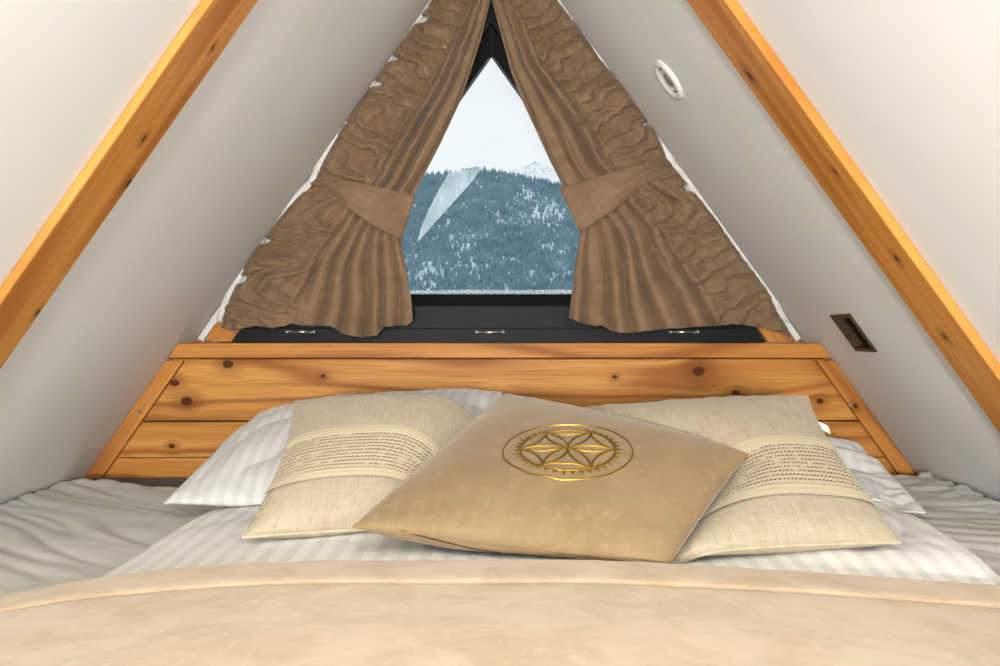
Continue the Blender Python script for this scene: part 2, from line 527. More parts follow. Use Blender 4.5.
tag(t4, 'pine board along the right slope behind the right curtain', 'trim', kind='structure')

# ------------------------------------------------------------------ rafters (battens on the slopes)
def rafter(name, side, yf, yb, h, knots_px, seed, label):
    M, sg = slope_M(side, (yf + yb) / 2, 0.25)
    hw = (yb - yf) / 2
    Mi = M.inverted(); kn = []
    for px, py, r in knots_px:
        p = Mi @ slope_hit(px, py, side); kn.append((p.x, p.y, r))
    m = wood(name + '_pine', kn, seed, 1, (224, 160, 84), (208, 138, 62), (164, 96, 36), 0.9, 4.0)
    lx = ((ZF - 0.25) * (lenL if side == 'L' else lenR), (APEX_Z - 0.25 - 0.02) * (lenL if side == 'L' else lenR))
    o = frame_box(name, M, lx, (-hw, hw), (0.0, h), m, None)
    bevel(o, 0.004, 3)
    return tag(o, label, 'rafter', kind='structure')
rafter('trim_1', 'L', 1.359, 1.495, 0.0140, [(180, 111, .007), (136, 133, .006), (121, 178, .0085), (233, 30, .005), (30, 307, .006), (205, 42, .005)], 1.0,
       'honey coloured pine rafter on the left sloping wall')
rafter('trim_2', 'R', 1.528, 1.666, 0.0165, [(758, 70, .009), (905, 252, .007), (953, 331, .007), (843, 165, .005)], 3.0,
       'honey coloured pine rafter on the right sloping wall')
# ------------------------------------------------------------------ headboard
hb = empty('headboard', (0, YH, ZB + CZ - 0.03))
tag(hb, 'pine plank headboard with a ledge, fixed below the window between the slopes', 'headboard')
fL = lambda z: -AL + BL_ * z
fR = lambda z: AR - BR_ * z
def zpx(py, Y): return (333.0 - py) / F * Y
planks = []
for a, b in ((359, 420.4), (421.8, 457.2), (457.9, 486)):
    za, zb = zpx(a, YH), zpx(b, YH)
    planks.append([(fL(zb) + .006, zb + CZ), (fR(zb) - .006, zb + CZ), (fR(za) - .006, za + CZ), (fL(za) + .006, za + CZ)])
allz = [p[1] for q in planks for p in q]; allx = [p[0] for q in planks for p in q]
cx_, cz_ = (min(allx) + max(allx)) / 2, (min(allz) + max(allz)) / 2
kn = []
for px, py, r in ((228, 364, .012), (187, 401, .013), (323, 376, .006), (698, 371, .014), (736, 393, .010), (615, 377, .006), (175, 383, .010), (172, 446, .007), (820, 401, .008), (412, 436, .008), (702, 440, .01)):
    p = at(px, py, YH); kn.append((p.x - cx_, p.z - cz_, r))
M_plank = wood('pine_planks', kn, 0.4, 2, (212, 152, 80), (194, 130, 60), (144, 84, 36), 1.0, 7.0)
prism('plank_panel', planks, YH, YH + 0.02, M_plank, hb, 0.0, 0.0016)
bk = [(fL(zpx(488, YH)) + .01, zpx(488, YH) + CZ), (fR(zpx(488, YH)) - .01, zpx(488, YH) + CZ), (fR(zpx(356, YH)) - .01, zpx(356, YH) + CZ), (fL(zpx(356, YH)) + .01, zpx(356, YH) + CZ)]
prism('backing_board', [bk], YH + 0.0205, YH + 0.03, plain('dark_backing', (60, 36, 18), 0.8), hb)
YL = YH - 0.018
za, zb = zpx(343.2, YL), zpx(358.2, YL)
ledge = [(fL(zb) + .002, zb + CZ), (fR(zb) - .002, zb + CZ), (fR(za) - .002, za + CZ), (fL(za) + .002, za + CZ)]
prism('ledge', [ledge], YL, YG - 0.001, wood('pine_ledge', (), 8.0, 2, (208, 146, 78), (190, 126, 58), (142, 82, 34), 1.2, 5.0), hb, 0.0, 0.0025)
za, zb = zpx(360.6, YL), zpx(484, YL)
for side in 'LR':
    w = 0.042
    if side == 'L':
        poly = [(fL(zb) + .001, zb + CZ), (fL(zb) + w, zb + CZ), (fL(za) + w, za + CZ), (fL(za) + .001, za + CZ)]; ang = math.atan2(1, BL_)
    else:
        poly = [(fR(zb) - .001, zb + CZ), (fR(zb) - w, zb + CZ), (fR(za) - w, za + CZ), (fR(za) - .001, za + CZ)]; ang = math.atan2(1, -BR_)
    bt = prism('side_batten', [poly], YL, YH - 0.0002, wood('pine_batten_' + side, ((0.05, 0.006, .006),) if side == 'R' else (), 11.0 + (side == 'R'), 2, (208, 144, 76), (190, 124, 56), (142, 82, 34), 1.0, 4.0), hb, ang, 0.002)
    for px, py in (((139.5, 411),) if side == 'L' else ((850.5, 405.5),)):
        c = at(px, py, YL)
        tube('screw', [c + Vector((0, -0.0008, 0)), c + Vector((0, 0.003, 0))], 0.0042, M_steel, bt, 12)

# ------------------------------------------------------------------ downlight
c = slope_hit(669.5, 79.5, 'R'); Md, _ = slope_M('R'); Md = Md.copy(); Md.translation = c
pa, pb = slope_hit(655.5, 60.5, 'R'), slope_hit(683, 98, 'R'); Rd = (pa - pb).length / 2
dl = empty('downlight', c); tag(dl, 'round white recessed downlight, switched off, on the right sloping wall', 'light')
lathe('trim_ring', Md, [(Rd, 0.0), (Rd * .985, .004), (Rd * .92, .0075), (Rd * .8, .0085), (Rd * .68, .006), (Rd * .62, .003), (Rd * .62, 0.0)], M_white, dl, close=False)
lathe('gap_shade', Md, [(Rd * .62, 0.0005), (Rd * .62, .0032), (Rd * .56, .0030), (Rd * .55, 0.0005)], plain('dark_gap_shade', (70, 66, 60), 0.6), dl, close=False)  # dark ring put in for the shaded gap inside the trim ring
lathe('reflector', Md, [(Rd * .55, 0.0008), (Rd * .54, .0052), (Rd * .48, .0056), (Rd * .40, .0012), (Rd * .2, .0010), (0.0005, .0010)], M_white, dl, close=False)
lathe('lamp', Md, [(Rd * .33, .0012), (Rd * .33, .0042), (Rd * .27, .0052), (0.0005, .0055)], M_steel, dl, close=False)

# ------------------------------------------------------------------ dark recessed box
rc = MR @ Vector(((bx0 + bx1) / 2, sgR * (by0 + by1) / 2, 0))
bxo = empty('recessed_box', rc); tag(bxo, 'small dark bronze recessed box let into the right sloping wall near the headboard', 'recess fitting')
def ring_box(name, x, y, wdt, z0, z1, mat, parent):
    yy = yr(sgR, *y)
    V = []
    xi_ = (x[0] + wdt, x[1] - wdt); yi_ = (yy[0] + wdt, yy[1] - wdt)
    for z in (z1, z0):
        for X, Y in ((x, yy), (xi_, yi_)):
            V += [(X[0], Y[0], z), (X[1], Y[0], z), (X[1], Y[1], z), (X[0], Y[1], z)]
    Fc = []
    for i in range(4):
        j = (i + 1) % 4
        Fc += [(i, j, 4 + j, 4 + i), (8 + i, 12 + i, 12 + j, 8 + j), (i, 8 + i, 8 + j, j), (4 + i, 4 + j, 12 + j, 12 + i)]
    me = mesh(name, V, Fc); fixn(me)
    return link(name, me, mat, parent, MR)
bevel(ring_box('bezel', (bx0, bx1), (by0, by1), 0.009, 0.0003, 0.004, M_bronze, bxo), 0.001)
ring_box('liner', (bx0 + .0045, bx1 - .0045), (by0 + .0045, by1 - .0045), 0.004, -0.034, 0.0003, M_bronze, bxo)
yy = yr(sgR, by0 + .005, by1 - .005)
frame_box('back_plate', MR, (bx0 + .005, bx1 - .005), yy, (-0.037, -0.034), M_bronze, bxo)
yy = yr(sgR, lerp(by0, by1, .42), lerp(by0, by1, .62))
frame_box('blade', MR, (bx0 + .02, bx1 - .05), yy, (-0.034, -0.012), M_bronze, bxo, 0.002)

# ------------------------------------------------------------------ curtains
def curtain(side):
    Lf = side == 'L'
    if Lf:
        XO = ([-40, 0, 66, 120, 160, 179, 212, 257, 287, 308, 333], [462, 434, 386, 348, 326, 317, 286, 251, 237, 227, 221]); xo = lambda y: ip(y, *XO)
        XI = ([-40, 0, 35, 70, 100, 144, 192, 216, 237, 265, 300, 340], [496, 490.5, 482, 471, 460.5, 440, 415, 405, 400.5, 405.5, 411.5, 414.5])
        HX, HY = [212, 222, 240, 255, 272, 290, 310, 330, 343, 352, 362, 376, 384, 395, 405, 413], [333, 330.5, 329, 326, 328, 324.5, 325.5, 326, 334, 336, 337.5, 336, 327, 325.5, 326, 321]
        tx, ty = [318, 345, 375, 414], [180, 195, 208, 216]
        seed = 0.0; y0 = -32
    else:
        XO = ([-40, 0, 24, 60, 93, 129, 160, 185, 219, 254, 292, 311, 335], [528, 555, 575, 599, 627, 653, 666, 687, 714, 738, 767, 775, 790]); xo = lambda y: ip(y, *XO)
        XI = ([-40, 0, 35, 72, 100, 132, 160, 184, 208, 231, 269, 318, 340], [484, 492, 501, 511, 522, 537, 550, 562, 573, 581, 575, 569, 568])
        HX, HY = [569, 580, 596, 602, 612, 621, 632, 642, 665, 695, 715, 737, 752, 770, 786, 795], [318, 322.5, 326, 325, 331, 333, 333, 331.5, 329, 327, 326, 324, 325.5, 329, 335, 338]
        tx, ty = [562, 600, 626, 660], [208, 196, 184, 168]
        seed = 40.0; y0 = -32
    xi = lambda y: ip(y, *XI)
    NS, NV = 170, 300
    YB = YG - 0.055
    V, UV = [], []
    for iv in range(NV + 1):
        v = iv / NV
        for i in range(NS + 1):
            s = i / NS
            xend = lerp(xi(328), xo(331), s)
            yh = ip(xend, HX, HY)
            y = lerp(y0, yh, v)
            x0, x1 = xi(y), xo(y)
            x = lerp(x0, x1, s)
            W = abs(x1 - x0)
            wp = min(0.60 * W, 56.0)
            qb = (1 - s) * W / wp
            d = clamp(((1 - s) * W - wp) / max(1.0, W - wp))
            yt = ip(x, tx, ty)
            below = sstep(yt - 6, yt + 6, y)
            # hanging folds
            jit = 0.35 * nz(d * 3.1 + seed, y * 0.008, 1.0)
            up_ph = 3.6 * (d ** 0.9) + jit * 0.7 + 0.1
            lo_ph = 6.3 * (d ** 1.15) + jit * 1.1 + 0.4 * nz(x * 0.02, y * 0.02, seed)
            fu = abs(math.cos(math.pi * up_ph)) ** 0.75; fl_ = abs(math.cos(math.pi * lo_ph)) ** 0.7
            Au = 0.034 * (0.55 + 0.45 * sstep(0, 120, y)); Al = lerp(0.016, 0.046, sstep(yt, 325, y))
            amp_n = 0.75 + 0.5 * nz(d * 5 + seed, 3.3, y * 0.004)
            fold = lerp(Au * fu, Al * fl_, below) * amp_n * sstep(0.0, 0.10, d + 0.02)
            # shirred heading along the slope
            sg = -1 if Lf else 1
            xl = (x - x1) * (-sg)        # px inward from outer edge (positive inward)
            cdir = y * 0.90 - xl * 0.42
            adir = xl * 0.90 + y * 0.42
            wr_ = 5.0 * nz(xl / 22.0 + seed, y / 18.0, 7.0)
            n1 = nz((cdir + wr_) / 7.6, adir / 34.0, seed + 0.5)
            n2 = nz((cdir + wr_ * 1.6) / 4.0, adir / 16.0, seed + 8.5)
            ph = (cdir + 5.5 * nz(xl / 30.0 + seed, y / 24.0, 7.0) + 2.2 * nz(xl / 11.0, y / 11.0, seed)) / (10.5 + 2.5 * nz(y / 40.0, seed, 1.0))
            f = ph - math.floor(ph); kk = math.floor(ph)
            saw = (f / 0.78) ** 0.75 if f < 0.78 else (1 - f) / 0.22
            am = 0.62 + 0.75 * abs(nz(kk * 1.7, adir / 30.0, seed + 2.0)) * 2.0
            puff = saw * am * 0.021 + min(1.0, abs(n1) * 2.4) ** 0.6 * 0.007 + min(1.0, abs(n2) * 2.2) ** 0.7 * 0.004
            wob = 0.28 * nz(y / 13.0, seed, 2.0)
            bm = sstep(1.35 + wob, 0.85 + wob, qb)
            band = bm * (puff + 0.004) * sstep(0.0, 0.10, qb)
            band += 0.006 * sstep(1.5, 1.0, qb) * sstep(0.0, 0.35, qb)
            # little pulls where gathers run out into the drape
            pull = 0.0045 * min(1.0, abs(nz(xl / 9.0, y / 38.0, seed + 3)) * 2.4) ** 0.7 * sstep(0.7, 1.1, qb) * sstep(2.3, 1.3, qb)
            micro = 0.0012 * nz(x / 6.0, y / 14.0, seed + 5)
            edge = -0.012 * sstep(0.93, 1.0, d)
            # gathered towards the tieback
            tie = math.exp(-((y - yt) / 26.0) ** 2)
            h = fold * (1 - 0.35 * tie) + band + pull + micro + edge + 0.006 * below * sstep(0, 40, y - yt)
            # scalloped outer edge
            sc = (9.0 * sstep(0.28, 0.5, nz(y / 13.0, seed, 4.0)) - 1.5 + 1.2 * nz(y / 5.0, seed, 9.0)) * sstep(0.25, 0.0, qb)
            x2 = x - sg * sc if Lf is False else x + sc
            yy = y + 1.1 * nz(x / 9.0, 2.0, seed) * sstep(.9, 1, v)
            V.append(at(x2, yy, YB - h)); UV.append((s, v))
    Fc = []
    for iv in range(NV):
        for i in range(NS):
            a = iv * (NS + 1) + i
            Fc.append((a, a + 1, a + NS + 2, a + NS + 1) if Lf else (a, a + NS + 1, a + NS + 2, a + 1))
    o = wobj('curtain', V, Fc, M_curtain, None, True, False, origin=np.array(at(318 if Lf else 670, 335, YB)))
    sm = o.modifiers.new('thick', 'SOLIDIFY'); sm.thickness = 0.0018; sm.offset = 0
    tag(o, 'brown velour curtain tied back on the %s of the triangular window' % ('left' if Lf else 'right'), 'curtain', 'pair of brown tied back curtains')
    # tieback
    if Lf:
        U = [(322, 176), (333, 177.5), (350, 181), (375, 186), (398, 191.5), (414, 196)]
        Lw = [(322, 183), (333, 193), (350, 209), (372, 225), (388, 233), (400.5, 238)]
    else:
        U = [(658, 160), (646, 163.5), (632, 167.5), (607, 174), (582, 181.5), (561, 188)]
        Lw = [(657, 169), (646, 179), (632, 195), (612, 211), (596, 222), (581, 232)]
    NA, NC = 90, 26
    tt = np.linspace(0, 1, len(U))
    V = []
    for i in range(NA + 1):
        a = i / NA
        wrap = max(0.0, (a - 0.93) / 0.07); ac = min(a / 0.93, 1.0)
        ux, uy = ip(ac, tt, [p[0] for p in U]), ip(ac, tt, [p[1] for p in U])
        lx, ly = ip(ac, tt, [p[0] for p in Lw]), ip(ac, tt, [p[1] for p in Lw])
        for j in range(NC + 1):
            b = j / NC
            px, py = lerp(ux, lx, b), lerp(uy, ly, b)
            h = 0.018 + 0.017 * math.sin(math.pi * min(1, ac * 1.06) ** 0.8 * 0.93) + 0.006 * math.sin(math.pi * b)
            n = nz(b * 6 + seed, a * 1.6, 3.0)
            h += 0.007 * n * sstep(0.75, 0.1, a) + 0.0022 * nz(b * 2.5 + seed, a * 4.0, 9.0) + 0.003 * math.cos(b * 9 + a * 2) * sstep(0.5, 0.0, a)
            h -= 0.034 * wrap ** 1.6
            px += (-1 if Lf else 1) * (-2.0) * math.sin(wrap * math.pi / 2) * 0.6
            V.append(at(px, py, YB - h))
    Fc = []
    for i in range(NA):
        for j in range(NC):
            q = i * (NC + 1) + j
            Fc.append((q, q + 1, q + NC + 2, q + NC + 1) if not Lf else (q, q + NC + 1, q + NC + 2, q + 1))
    tb = wobj('tieback', V, Fc, M_curtain, o, True, False)
    sm = tb.modifiers.new('thick', 'SOLIDIFY'); sm.thickness = 0.003; sm.offset = 0
    # white gathering tape on the back of the heading
    V = []; n = 60
    for i in range(n + 1):
        y = lerp(-20, 322, i / n)
        for k in (-1.0, 8.0):
            V.append(at(xo(y) + (k if not Lf else -k) * -1 * (-1), y, YB + 0.004))
    Fc = [(2 * i, 2 * i + 1, 2 * i + 3, 2 * i + 2) for i in range(n)]
    tp = wobj('heading_tape', V, Fc, M_tape, o, True, False); tp['label'] = 'white gathering tape'
    sm = tp.modifiers.new('thick', 'SOLIDIFY'); sm.thickness = 0.001; sm.offset = 0
    return o
curtain('L'); curtain('R')

# curtain rails on the slopes beside the curtains
for side in 'LR':
    ln = lenL if side == 'L' else lenR
    M, sg = slope_M(side, YG - 0.032, 0.0)
    zlo = zpx(337.5, YG - 0.032); zhi = 0.80
    r = empty('curtain_rail', M @ Vector((zlo * ln, 0, 0)))
    tag(r, 'white curtain rail along the %s slope beside the %s curtain' % (('left',) * 2 if side == 'L' else ('right',) * 2), 'curtain rail', 'pair of sloping curtain rails')
    yy = yr(sg, -0.008, 0.012)
    frame_box('track', M, (zlo * ln, zhi * ln), yy, (0.002, 0.0175), M_rail, r, 0.0015)
    yy = yr(sg, -0.012, 0.014)
    frame_box('gap_shade', M, (zlo * ln + .003, zhi * ln), yy, (0.0, 0.003), M_grey, r)  # grey strip drawn in for the shadow line between rail and slope
    yy = yr(sg, -0.010, 0.013)
    frame_box('bracket', M, (zlo * ln + .052, zlo * ln + .068), yy, (0.001, 0.021), M_rail, r, 0.001)
    frame_box('bracket', M, ((zlo + .245) * ln, (zlo + .257) * ln), yy, (0.001, 0.021), M_rail, r, 0.001)
    cpos = M @ Vector((zlo * ln + 0.008, 0, 0.022))
    ring = [cpos + Vector((0.006 * math.cos(t), -0.006, 0.006 * math.sin(t))) for t in np.linspace(0, 2 * math.pi, 14)[:-1]]
    tube('end_hook', ring, 0.0013, M_steel, r, 6, True)

# ------------------------------------------------------------------ bed surfaces
PX = [-0.95, -0.594, -0.474, -0.354, -0.257, 0.0, 0.1275, 0.368, 0.609, 0.97]
PZ = [-0.3185, -0.3165, -0.2936, -0.2800, -0.2755, -0.2735, -0.2740, -0.2875, -0.3055, -0.3165]
def prof(x): return ip(x, PX, PZ)
def profs(x): return (prof(x - .05) + prof(x - .025) + prof(x) + prof(x + .025) + prof(x + .05)) / 5

def ridge(n, p=0.6): return min(1.0, abs(n) * 2.3) ** p
def z_sheet(x, y):
    if x < 0.2:
        c = (x * 0.70 + y * 0.72); a = (x * 0.72 - y * 0.70)
    else:
        c = (x * 0.45 + y * 0.89); a = (x * 0.89 - y * 0.45)
    w = nz(x * 3, y * 3, 4.0) * 0.03
    r = (ridge(nz((c + w) * 17, a * 2.4, 1.0)) - 0.6) * 0.007 + (ridge(nz((c + w) * 38, a * 5.0, 6.0)) - .5) * 0.0015
    k = sstep(1.12, 1.4, y)
    z = -0.3245 + r * (0.35 + 0.65 * k) * (1.25 if x > 0.6 else 1.0)
    if x > 0.84 and y > 1.56: z += 0.010 * ridge(nz(x * 22, y * 16, 2.0)) * sstep(.84, .93, x)
    return z
XLd, XRd, YTd = -0.512, 0.645, 1.90
def z_duvet(x, y):
    t = profs(x) - 0.0125
    if x > 0: t = lerp(t, max(t, -0.2935), sstep(1.2, 1.34, y))
    t += 0.004 * nz(x * 3, y * 3, 11.0) * sstep(1.22, 1.4, y)
    wv = sstep(0.25, 0.5, x) * sstep(1.2, 1.48, y)
    t += wv * 0.008 * (ridge(nz(x * 15 - y * 2.5, y * 1.6, 8.0)) - 0.35)
    t += 0.004 * sstep(1.22, 1.4, y) * (ridge(nz(x * 9 + y * 5, y * 6 - x * 3, 5.0)) - .5)
    return t

def heightgrid(name, xs, ys, zf, mat, parent=None, th=0.0, origin=None):
    V = [(x, y, zf(x, y) + CZ) for y in ys for x in xs]
    n = len(xs)
    Fc = [(j * n + i, j * n + i + 1, (j + 1) * n + i + 1, (j + 1) * n + i) for j in range(len(ys) - 1) for i in range(n - 1)]
    if ys[1] < ys[0]: Fc = [f[::-1] for f in Fc]
    o = wobj(name, V, Fc, mat, parent, True, False, origin)
    if th:
        m = o.modifiers.new('thick', 'SOLIDIFY'); m.thickness = th; m.offset = -1
    return o

# mattress
mt = frame_box('mattress', Matrix.Translation((0.018, 1.31, 0.0)), (-0.945, 0.955), (-1.0, 0.994), (0.001, CZ - 0.3315), M_darkcloth)
bevel(mt, 0.012, 4); tag(mt, 'dark grey mattress showing at the head of the bed below the planks', 'mattress')
# fitted sheet
def sheet_back(x):
    return ip(x, [-0.94, -0.86, -0.62, -0.4, 0.5, 0.8, 0.86, 0.9, 0.97], [2.19, 2.15, 2.055, 2.08, 2.12, 2.22, 2.25, 2.19, 2.22])
nx, ny = 260, 230
V = []
for j in range(ny + 1):
    for i in range(nx + 1):
        u = i / nx; x = lerp(-0.934, 0.964, u)
        yb = sheet_back(x) + 0.006 * nz(x * 12, 1, 1)
        y = lerp(0.32, yb, j / ny)
        z = z_sheet(x, y)
        if XLd + .03 < x < XRd - .03 and y < 1.6: z = min(z, -0.3295)
        z = max(z, -0.3305)
        z += 0.006 * sstep(yb - 0.045, yb, y) * (0.4 + ridge(nz(x * 14, 3, 3)))
        V.append((x, y, z + CZ))
n = nx + 1
Fc = [(j * n + i, j * n + i + 1, (j + 1) * n + i + 1, (j + 1) * n + i) for j in range(ny) for i in range(nx)]
sh = wobj('bed_sheet', V, Fc, M_sheet, None, True, False)
m_ = sh.modifiers.new('thick', 'SOLIDIFY'); m_.thickness = 0.0012; m_.offset = 1
tag(sh, 'wrinkled pale grey bottom sheet covering the mattress on both sides of the duvet', 'sheet')

# duvet: closed quilt with rounded sides
nx, ny = 200, 200
V = []; UVS = []
def duvet_xy(u, v):
    xl = XLd + 0.006 * nz(v * 6, 0, 1); xr = lerp(0.615, 0.70, sstep(0.3, 1, v)) + 0.006 * nz(v * 7, 0, 2)
    return lerp(xl, xr, u), lerp(0.33, YTd + 0.01 * nz(u * 5, 2, 2), v)
for layer in (0, 1):
    for j in range(ny + 1):
        for i in range(nx + 1):
            u, v = i / nx, j / ny
            u = 0.5 - 0.5 * math.cos(math.pi * u) if True else u
            x, y = duvet_xy(u, v)
            d = min(x - duvet_xy(0, v)[0], duvet_xy(1, v)[0] - x, (1 - v) * 1.6 + 0.0)
            e = math.sqrt(clamp(d / 0.035) * (2 - clamp(d / 0.035)))
            zb = -0.3225
            zt = max(z_duvet(x, y), -0.314)
            zm = lerp(zb, zt, 0.35)
            V.append((x, y, (lerp(zm, zt, e) if layer == 0 else lerp(zm, zb, e)) + CZ))
n = nx + 1; off = n * (ny + 1)
Fc = [(j * n + i, j * n + i + 1, (j + 1) * n + i + 1, (j + 1) * n + i) for j in range(ny) for i in range(nx)]
Fc += [tuple(off + k for k in f[::-1]) for f in Fc]
edge = [i for i in range(nx)] ; 
loop = [i for i in range(n)] + [j * n + nx for j in range(1, ny + 1)] + [ny * n + i for i in range(nx - 1, -1, -1)] + [j * n for j in range(ny - 1, 0, -1)]
for a, b in zip(loop, loop[1:] + loop[:1]): Fc.append((b, a, off + a, off + b))
dv = wobj('duvet', V, Fc, M_duvet, None, True, False)
tag(dv, 'white duvet with satin stripes lying under the cushions and the beige throw', 'duvet')

# throw
YT = 1.206
nx, ny = 240, 200
xs = np.linspace(-0.93, 0.955, nx + 1)
V = []
for j in range(ny + 1):
    v = j / ny
    for x in xs:
        yedge = YT + 0.002 * nz(x * 7, 0, 0)
        y = yedge - (v ** 1.25) * 0.88
        z = profs(x) + 0.0022 * nz(x * 4, y * 4, 2.0) * sstep(0, .1, v)
        dd = yedge - y
        z -= 0.010 * (1 - math.sqrt(clamp(dd / 0.012) * (2 - clamp(dd / 0.012)))) * sstep(.7, .4, abs(x) * 0 + .3)
        z -= 0.0040 * math.exp(-((dd - 0.105) / 0.006) ** 2)
        z += 0.0026 * sstep(0.105, 0.08, dd) + 0.0014 * nz(x * 26, y * 9, 3.0) * sstep(0.14, 0.05, dd)
        V.append((x, y, z + CZ))
n = nx + 1
Fc = [(j * n + i, (j + 1) * n + i, (j + 1) * n + i + 1, j * n + i + 1) for j in range(ny) for i in range(nx)]
th = wobj('throw_blanket', V, Fc, M_throw, None, True, False)
m_ = th.modifiers.new('thick', 'SOLIDIFY'); m_.thickness = 0.004; m_.offset = -1
tag(th, 'beige plush throw with a stitched hem spread over the foot of the bed', 'blanket')

# ------------------------------------------------------------------ cushions and pillows
class Patch:
    def __init__(s, c, n, T, bow=(0.05, 0.05), p=0.5, up=0.5, disp=None, seed=0.0, sag=0.0, crn=0.0):
        TL, TR, BR, BL = [Vector(q) for q in c]
        s.n = n
        N = ((TR - TL) + (BR - BL)).cross((TL - BL) + (TR - BR)).normalized()
        if N.z < 0: N = -N
        s.N = N
        s.top = np.zeros((n + 1, n + 1, 3)); s.bot = np.zeros((n + 1, n + 1, 3)); s.uv = np.zeros((n + 1, n + 1, 2))
        for j in range(n + 1):
            for i in range(n + 1):
                u = 0.5 - 0.5 * math.cos(math.pi * i / n) * 1.0 if False else i / n
                v = j / n
                u = lerp(u, 0.5 - 0.5 * math.cos(math.pi * u), 0.7); v = lerp(v, 0.5 - 0.5 * math.cos(math.pi * v), 0.7)
                gu, gv = 1 - (2 * u - 1) ** 2, 1 - (2 * v - 1) ** 2
                u2 = 0.5 + (u - 0.5) * (1 - bow[0] * gv); v2 = 0.5 + (v - 0.5) * (1 - bow[1] * gu)
                P = (TL.lerp(TR, u2)).lerp(BL.lerp(BR, u2), v2)
                h = T * (max(gu, 0) ** p) * (max(gv, 0) ** p)
                P = P - Vector((0, 0, sag * gu * gv))
                dt = disp(u, v, gu, gv) if disp else 0.0
                e = min(1.0, 6 * min(gu, gv))
                s.top[j, i] = P + N * (h * up + dt * e); s.bot[j, i] = P - N * (h * (1 - up))
                s.uv[j, i] = (u, v)
    def bvh(s):
        V, Fc = s.data(); return BVHTree.FromPolygons([tuple(v) for v in V], Fc)
    def data(s):
        n1 = s.n + 1
        V = np.concatenate([s.top.reshape(-1, 3), s.bot.reshape(-1, 3)])
        off = n1 * n1; Fc = []
        def b(j, i): return (j * n1 + i) if (i in (0, s.n) or j in (0, s.n)) else off + j * n1 + i
        for j in range(s.n):
            for i in range(s.n):
                Fc.append((j * n1 + i, (j + 1) * n1 + i, (j + 1) * n1 + i + 1, j * n1 + i + 1))
                Fc.append((b(j, i), b(j, i + 1), b(j + 1, i + 1), b(j + 1, i)))
        return V, Fc
    def press_under(s, bvhs, eps=0.003, it=140):
        n = s.n; z0 = s.top[:, :, 2].copy(); L = np.full((n + 1, n + 1), 1e9)
        for j in range(n + 1):
            for i in range(n + 1):
                p = s.top[j, i]
                for b in bvhs:
                    h = b.ray_cast(Vector((p[0], p[1], -3)), Vector((0, 0, 1)))
                    if h[0] is not None: L[j, i] = min(L[j, i], h[0].z - eps)
        d = np.minimum(L - z0, 0); hard = d.copy()
        for k in range(it):
            q = np.pad(d, 1, mode='edge')
            d = np.minimum((q[:-2, 1:-1] + q[2:, 1:-1] + q[1:-1, :-2] + q[1:-1, 2:]) / 4, hard)
        s.top[:, :, 2] = z0 + d
        s._press(bvhs, eps)
    def _press(s, bvhs, eps=0.003):
        for j in range(s.n + 1):
            for i in range(s.n + 1):
                p = s.top[j, i]; lim = 1e9
                for b in bvhs:
                    h = b.ray_cast(Vector((p[0], p[1], -3)), Vector((0, 0, 1)))
                    if h[0] is not None: lim = min(lim, h[0].z - eps)
                if p[2] > lim: p[2] = lim
                q = s.bot[j, i]
                if i in (0, s.n) or j in (0, s.n): q[2] = p[2]
                lim2 = min(lim, p[2]) - 0.004
                if q[2] > lim2 and not (i in (0, s.n) or j in (0, s.n)): q[2] = lim2
    def rest_on(s, zf, eps=0.002):
        for j in range(s.n + 1):
            for i in range(s.n + 1):
                edge = i in (0, s.n) or j in (0, s.n)
                q = s.bot[j, i]; z = zf(q[0], q[1]) + eps
                if q[2] < z: q[2] = z
                p = s.top[j, i]; z = zf(p[0], p[1]) + eps + (0 if edge else 0.003)
                if p[2] < z: p[2] = z
                if edge: q[2] = p[2]
    def build(s, name, mat):
        V, Fc = s.data()
        o = wobj(name, V, Fc, mat, None, True, False)
        me = o.data; uvl = me.uv_layers.new(name='UVMap')
        uvs = np.concatenate([s.uv.reshape(-1, 2)] * 2)
        idx = np.zeros(len(me.loops), int); me.loops.foreach_get('vertex_index', idx)
        uvl.data.foreach_set('uv', uvs[idx].ravel())
        # drop unused border copies of the lower layer
        bm = bmesh.new(); bm.from_mesh(me)
        bmesh.ops.delete(bm, geom=[v for v in bm.verts if not v.link_faces], context='VERTS')
        bm.to_mesh(me); bm.free()
        me.polygons.foreach_set('use_smooth', [True] * len(me.polygons))
        s.o = o
        return o
    def P(s, u, v, off=0.0):
        """point on the pressed top surface at parameters u,v"""
        us = s.uv[0, :, 0]; vs = s.uv[:, 0, 1]
        fi = np.interp(u, us, np.arange(s.n + 1)); fj = np.interp(v, vs, np.arange(s.n + 1))
        i = min(int(fi), s.n - 1); j = min(int(fj), s.n - 1); a, b = fi - i, fj - j
        T = s.top
        p = (T[j, i] * (1 - a) + T[j, i + 1] * a) * (1 - b) + (T[j + 1, i] * (1 - a) + T[j + 1, i + 1] * a) * b
        if off:
            nrm = np.cross(T[j, i + 1] - T[j, i], T[j, i] - T[j + 1, i]); nrm = nrm / (np.linalg.norm(nrm) + 1e-9)
            p = p + nrm * off
        return Vector(p)
    def border(s):
        n = s.n; T = s.top
        return [T[0, i] for i in range(n + 1)] + [T[j, n] for j in range(1, n + 1)] + [T[n, i] for i in range(n - 1, -1, -1)] + [T[j, 0] for j in range(n - 1, 0, -1)]

def W(x, y, z): return Vector((x, y, z + CZ))
def support(x, y):
    inside = XLd < x < 0.66 and y < YTd
    return (max(z_duvet(x, y), -0.314) if inside else z_sheet(x, y) + 0.001) + CZ

